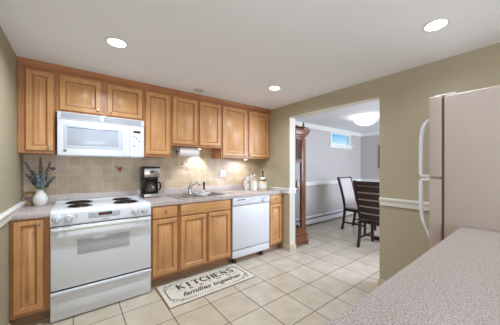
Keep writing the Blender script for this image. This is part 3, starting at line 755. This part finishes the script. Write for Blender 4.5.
# ------------------------------------------------------------------ refrigerator
FX0, FX1 = 1.882, 2.515
t = thing('refrigerator', 'white top-freezer refrigerator at the right, behind the speckled counter', 'refrigerator', (2.2, .1, 0))
obj('cabinet', B().box(FX0, FX1, -.28, .410, .02, 1.748, .008, 3), 'fridge', t)
obj('gasket', B().box(FX0 + .012, FX1 - .012, .408, .428, .06, 1.742), 'gasket', t)
fd = obj('freezer_door', B().box(FX0, FX1, .424, .494, 1.213, 1.756, .010, 4), 'fridge', t)
rd = obj('fresh_food_door', B().box(FX0, FX1, .424, .494, .09, 1.203, .010, 4), 'fridge', t)
def handle(pts, parent):
    b = B(); n = len(pts); x0, x1 = FX0 + .004, FX0 + .034; prof = []
    for i, (y, z) in enumerate(pts):
        a = Vector(pts[max(i - 1, 0)]); c = Vector(pts[min(i + 1, n - 1)]); d = (c - a).normalized(); nn = Vector((-d.y, d.x)) * .0085
        prof.append(((y + nn.x, z + nn.y), (y - nn.x, z - nn.y)))
    poly = [p[0] for p in prof] + [p[1] for p in prof][::-1]
    b.prism(poly, 'x', x0, x1)
    return obj('handle', b, 'white', parent)
handle([(.490, 1.605), (.505, 1.597), (.523, 1.575), (.535, 1.54), (.541, 1.49), (.543, 1.42), (.544, 1.30), (.544, 1.235), (.538, 1.222), (.49, 1.219)], fd)
handle([(.49, 1.197), (.538, 1.194), (.544, 1.18), (.544, 1.10), (.543, 1.02), (.540, .96), (.532, .915), (.518, .875), (.505, .845), (.490, .80)], rd)
obj('hinge_cap', B().box(FX0 + .03, FX0 + .09, .36, .47, 1.757, 1.768, .004), 'white_m', t)
obj('kick_grille', B().box(FX0 + .01, FX1 - .01, .39, .42, .015, .08, .003), 'gasket', t)

# ------------------------------------------------------------------ near counter
t = thing('countertop', 'big speckled countertop in the foreground, running to the refrigerator', 'countertop', (1.17, .0, .87))
obj('slab', B().box(.455, 1.876, -.33, .324, .868, .91, .008, 4), 'lam', t)
t = thing('base_cabinet', 'wooden base cabinet carrying the foreground countertop', 'cabinet', (1.17, 0, 0))
obj('carcass', B().box(.475, 1.872, -.31, .272, .1, .866), 'frame', t)
obj('toe_kick', B().box(.475, 1.872, -.25, .22, 0, .1), 'toe', t)
mir = Matrix(((-1, 0, 0, 0), (0, -1, 0, 0), (0, 0, 1, 0), (0, 0, 0, 1)))
for a, c in ((.49, .94), (.955, 1.405), (1.42, 1.86)):
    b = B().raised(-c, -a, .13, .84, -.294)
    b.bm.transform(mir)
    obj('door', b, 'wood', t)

# ------------------------------------------------------------------ dining room
# clock seen from its side
t = thing('grandfather_clock', 'carved cherry-wood grandfather clock just beyond the doorway', 'clock', (2.84, 2.72, 0))
cx0, cx1, cy0, cy1 = 2.70, 2.975, 2.49, 2.95
b = B().box(cx0, 3.03, cy0 - .015, cy1 + .015, .05, .17, .006).box(cx0, 3.045, cy0 - .025, cy1 + .025, .03, .06, .006).box(cx0, 3.01, cy0 - .005, cy1 + .005, .17, .22, .012)
for x in (cx0 + .05, 3.015):
    for y in (cy0 - .0, cy1): b.lathe([(.03, 0), (.034, .015), (.024, .035)], (x, y, 0), 14, closed=True)
obj('plinth', b, 'clock', t)
b = B()
for x in (cx0, cx1 - .05):
    for y in (cy0, cy1 - .05): b.box(x - (.03 if x > 2.8 else 0), x + .05, y, y + .05, .21, 1.78, .006)
for z0, z1 in ((.21, .29), (1.36, 1.41), (1.735, 1.79)):
    b.box(cx0 + .02, cx1 - .02, cy0 + .008, cy0 + .03, z0, z1).box(cx0 + .02, cx1 - .02, cy1 - .03, cy1 - .008, z0, z1).box(cx1 - .03, cx1 - .008, cy0 + .02, cy1 - .02, z0, z1)
obj('case_frame', b, 'clock', t)
obj('back_panel', B().box(cx0, cx0 + .012, cy0 + .02, cy1 - .02, .21, 1.78), 'clock', t)
obj('pillar', B().lathe([(.022, .22), (.022, .26), (.016, .28), (.018, .6), (.017, 1.3), (.022, 1.36), (.016, 1.40), (.017, 1.72), (.022, 1.76)], (cx1 + .015, cy0 + .02, 0), 14), 'clock', t)
obj('side_glass', B().box(cx0 + .05, cx1 - .05, cy0 + .018, cy0 + .022, .29, 1.36), 'glass', t)
obj('door_glass', B().box(cx1 - .02, cx1 - .016, cy0 + .05, cy1 - .05, .29, 1.72), 'glass', t)
b = B()
for i in range(-3, 9):
    for s_ in (1, -1):
        xa, za = cx0 + .05, 1.41 + i * .065; xb, zb = cx1 - .05, za + s_ * .175
        # clip to the panel
        def cl(z): return max(1.412, min(1.735, z))
        if (za < 1.41 and zb < 1.41) or (za > 1.735 and zb > 1.735): continue
        f = lambda z: xa + (z - za) / (zb - za) * (xb - xa)
        z1_, z2_ = cl(za), cl(zb)
        if abs(z1_ - z2_) > .01: b.tube([(f(z1_), cy0 + .02, z1_), (f(z2_), cy0 + .02, z2_)], .0075, 6)
obj('fretwork', b, 'clock', t)
obj('fret_backing', B().box(cx0 + .05, cx1 - .05, cy0 + .03, cy0 + .034, 1.41, 1.735), 'black', t)
b = B().box(cx0, 3.0, cy0 - .012, cy1 + .012, 1.78, 1.815, .005).prism([(cx0, 1.81), (3.0, 1.81), (3.02, 1.84), (3.045, 1.86), (3.055, 1.885), (3.055, 1.905), (cx0, 1.905)], 'y', cy0 - .045, cy1 + .045, .003)
obj('cornice', b, 'clock', t)
b = B().prism([(cy0 - .03, 1.905), (cy0 - .03, 1.945), (cy0 + .05, 1.965), (2.66, 1.985), (2.70, 2.02), (2.74, 2.02), (2.78, 1.985), (cy1 - .05, 1.965), (cy1 + .03, 1.945), (cy1 + .03, 1.905)], 'x', 2.93, 3.03, .006)
obj('pediment', b, 'clock', t)
for y in (cy0 + .005, 2.72):
    z = 1.945 if y < 2.6 else 2.018
    obj('finial', B().lathe([(.018, 0), (.02, .012), (.01, .022), (.018, .042), (.012, .06), (.005, .085), (0, .10)], (2.94, y, z), 14), 'clock', t)
pe = obj('pendulum', B().tube([(2.86, 2.72, 1.35), (2.86, 2.72, .62)], .006, 6), 'brass', t)
obj('bob', B().lathe([(0, -.008), (.07, -.006), (.075, 0), (.07, .006), (0, .008)], (2.86, 2.72, .6), 24, 'x'), 'brass', pe)
obj('dial', B().box(2.93, 2.936, cy0 + .06, cy1 - .06, 1.42, 1.72), 'paper', t)
for y in (2.62, 2.72, 2.82): obj('weight', B().lathe([(0, 0), (.024, .002), (.024, .2), (0, .202)], (2.89, y, .85), 16), 'brass', t)

# baseboard heater
t = thing('baseboard_heater', 'long white baseboard heater along the dining room window wall', 'heater', (4.7, 3.24, 0))
hx0, hx1 = 2.72, 6.25
obj('back_plate', B().box(hx0, hx1, 3.265, 3.279, .02, .20), 'heater', t)
obj('front_cover', B().prism([(3.206, .035), (3.2, .04), (3.2, .125), (3.21, .14), (3.216, .14), (3.206, .12)], 'x', hx0, hx1), 'heater', t)
obj('top_hood', B().prism([(3.279, .195), (3.279, .205), (3.228, .205), (3.206, .185), (3.206, .165), (3.212, .165), (3.212, .183), (3.232, .197)], 'x', hx0, hx1), 'heater', t)
obj('fin_core', B().box(hx0, hx1, 3.225, 3.26, .05, .15), 'black', t)
for x in (hx0, hx1): obj('end_cap', B().box(x - .02, x + .02, 3.198, 3.279, 0, .207, .003), 'heater', t)

# chairs: local frame faces -Y
def make_chair(loc, rz, label):
    t = thing('dining_chair', label, 'chair', (0, 0, 0), 'dining chairs in the room beyond')
    for s_ in (-1, 1):
        x = s_ * .215
        b = B(); secs = [(.275, 0), (.245, .15), (.222, .32), (.215, .46), (.236, .62), (.294, .86), (.355, 1.072)]
        hw, hd = .017, .021
        v = []; 
        for y, z in secs:
            xx = x + s_ * .022 * max(0, z - .46) / .6
            v += [(xx - hw, y - hd, z), (xx + hw, y - hd, z), (xx + hw, y + hd, z), (xx - hw, y + hd, z)]
        f = [(3, 2, 1, 0)]
        for i in range(len(secs) - 1):
            for k in range(4): f.append((i * 4 + k, i * 4 + (k + 1) % 4, i * 4 + 4 + (k + 1) % 4, i * 4 + 4 + k))
        n = len(v); f.append((n - 4, n - 3, n - 2, n - 1))
        obj('back_leg', b.add(v, f), 'espresso', t)
        b = B(); v = []
        for (hw2, z) in ((.016, 0), (.02, .3), (.022, .43)):
            yc = -.205; v += [(x - hw2, yc - hw2, z), (x + hw2, yc - hw2, z), (x + hw2, yc + hw2, z), (x - hw2, yc + hw2, z)]
        f = [(3, 2, 1, 0), (8, 9, 10, 11)]
        for i in range(2):
            for k in range(4): f.append((i * 4 + k, i * 4 + (k + 1) % 4, i * 4 + 4 + (k + 1) % 4, i * 4 + 4 + k))
        obj('front_leg', b.add(v, f), 'espresso', t)
        obj('stretcher', B().box(x - .009, x + .009, -.2, .25, .135, .165, .002), 'espresso', t)
    obj('stretcher', B().box(-.21, .21, .02, .04, .14, .163, .002), 'espresso', t)
    obj('seat_frame', B().box(-.22, .22, -.225, -.2, .385, .445, .003).box(-.22, .22, .195, .22, .385, .445, .003).box(-.225, -.2, -.2, .2, .385, .445, .003).box(.2, .225, -.2, .2, .385, .445, .003), 'espresso', t)
    obj('seat', B().box(-.228, .228, -.235, .225, .44, .485, .018, 4), 'pad', t)
    # bowed back slats (rear) with the upholstered pad in front showing in the gaps
    def yb(z): return .222 + (z - .46) * .155 + max(0, z - .62) * .118
    def slat(z0, z1):
        b = B(); v = []; n = 8
        for i in range(n + 1):
            x = (-.2 + .4 * i / n) * (1 + .1 * (z0 - .45)); bow = .022 * (1 - (x / .2) ** 2)
            for (z, dy) in ((z0, -.004), (z1, -.004), (z1, .012), (z0, .012)): v.append((x, yb(z) + dy + bow, z))
        f = [(0, 1, 2, 3), (n * 4 + 3, n * 4 + 2, n * 4 + 1, n * 4)]
        for i in range(n):
            for k in range(4): f.append((i * 4 + k, i * 4 + (k + 1) % 4, i * 4 + 4 + (k + 1) % 4, i * 4 + 4 + k))
        return b.add(v, f)
    obj('top_rail', slat(1.0, 1.065), 'espresso', t)
    for z0, z1 in ((.455, .545), (.567, .655), (.677, .765), (.787, .875), (.897, .985)): obj('back_slat', slat(z0, z1), 'espresso', t)
    b = B(); v = []; n = 8
    for i in range(n + 1):
        x = (-.2 + .4 * i / n) * 1.04; bow = .02 * (1 - (x / .2) ** 2)
        for (z, dy) in ((.48, -.034), (1.045, -.034), (1.045, -.008), (.48, -.008)): v.append((x, yb(z) + dy + bow, z))
    f = [(0, 1, 2, 3), (n * 4 + 3, n * 4 + 2, n * 4 + 1, n * 4)]
    for i in range(n):
        for k in range(4): f.append((i * 4 + k, i * 4 + (k + 1) % 4, i * 4 + 4 + (k + 1) % 4, i * 4 + 4 + k))
    obj('back_pad', b.add(v, f), 'pad', t)
    t.location = loc; t.rotation_euler = (0, 0, rz)
    return t
ch = make_chair((4.53, 2.35, 0), 0, 'dining chair facing the camera, its light upholstered back showing')
dup(ch, (3.80, 1.645, 0), PI / 2, 'dining chair with its dark slatted back turned to the doorway')
# table
t = thing('dining_table', 'dark wooden dining table behind the slat-backed chair', 'table', (4.6, 1.62, 0))
obj('tabletop', B().box(3.80, 5.3, 1.2, 2.06, .725, .757, .006), 'espresso', t)
obj('apron', B().box(3.9, 5.2, 1.3, 1.96, .65, .726), 'espresso', t)
for x in (4.15, 4.95):
    obj('pedestal', B().lathe([(.05, .06), (.075, .12), (.05, .22), (.06, .45), (.08, .6), (.09, .652)], (x, 1.62, 0), 20, closed=True), 'espresso', t)
    obj('pedestal_foot', B().prism([(1.32, 0), (1.32, .04), (1.5, .08), (1.74, .08), (1.92, .04), (1.92, 0)], 'x', x - .035, x + .035, .004), 'espresso', t)
# bowl ceiling lamp
m, n, l, p = base_mat('frosted_bowl_glass')
setp(p, Base_Color=(.95, .94, .92, 1), Roughness=.5, Emission_Color=(1, .95, .88, 1), Emission_Strength=.75)
M['bowl'] = m
LX, LY = 4.28, 2.12
t = thing('bowl_ceiling_lamp', 'frosted glass bowl lamp on the dining room ceiling', 'ceiling lamp', (LX, LY, H))
obj('canopy', B().lathe([(0, -.001), (.07, -.001), (.07, -.012), (.05, -.022), (0, -.022)], (LX, LY, H), 28), 'nickel', t)
prof = [(.215, -.066), (.208, -.072), (.185, -.098), (.15, -.13), (.10, -.158), (.05, -.172), (0, -.176)]
obj('glass_bowl', B().lathe(prof, (LX, LY, H), 40), 'bowl', t)
obj('finial', B().lathe([(.012, -.172), (.014, -.18), (.006, -.19), (0, -.194)], (LX, LY, H), 14), 'nickel', t)
obj('stem', B().tube([(LX, LY, H - .02), (LX, LY, H - .174)], .005, 8), 'nickel', t)
for i in range(2):
    a = i * PI + .5
    d = bpy.data.lights.new('bowl_bulb', 'POINT'); d.energy = 1.7; d.color = (.88, .92, 1); d.shadow_soft_size = .012
    o = bpy.data.objects.new('bowl_bulb', d); COL.objects.link(o); o.parent = t; o.location = (.045 * math.cos(a), .045 * math.sin(a), -.106)
# picture
t = thing('framed_picture', 'dark-framed picture on the far dining wall, half hidden by the doorway edge', 'picture', (6.35, 2.4, 1.25))
obj('frame', B().box(6.325, 6.349, 2.74, 2.77, 1.25, 1.88, .003).box(6.325, 6.349, 2.1, 2.13, 1.25, 1.88, .003).box(6.325, 6.349, 2.12, 2.75, 1.85, 1.88, .003).box(6.325, 6.349, 2.12, 2.75, 1.25, 1.28, .003), 'black', t)
obj('print', B().box(6.338, 6.349, 2.12, 2.75, 1.27, 1.86), 'picture', t)
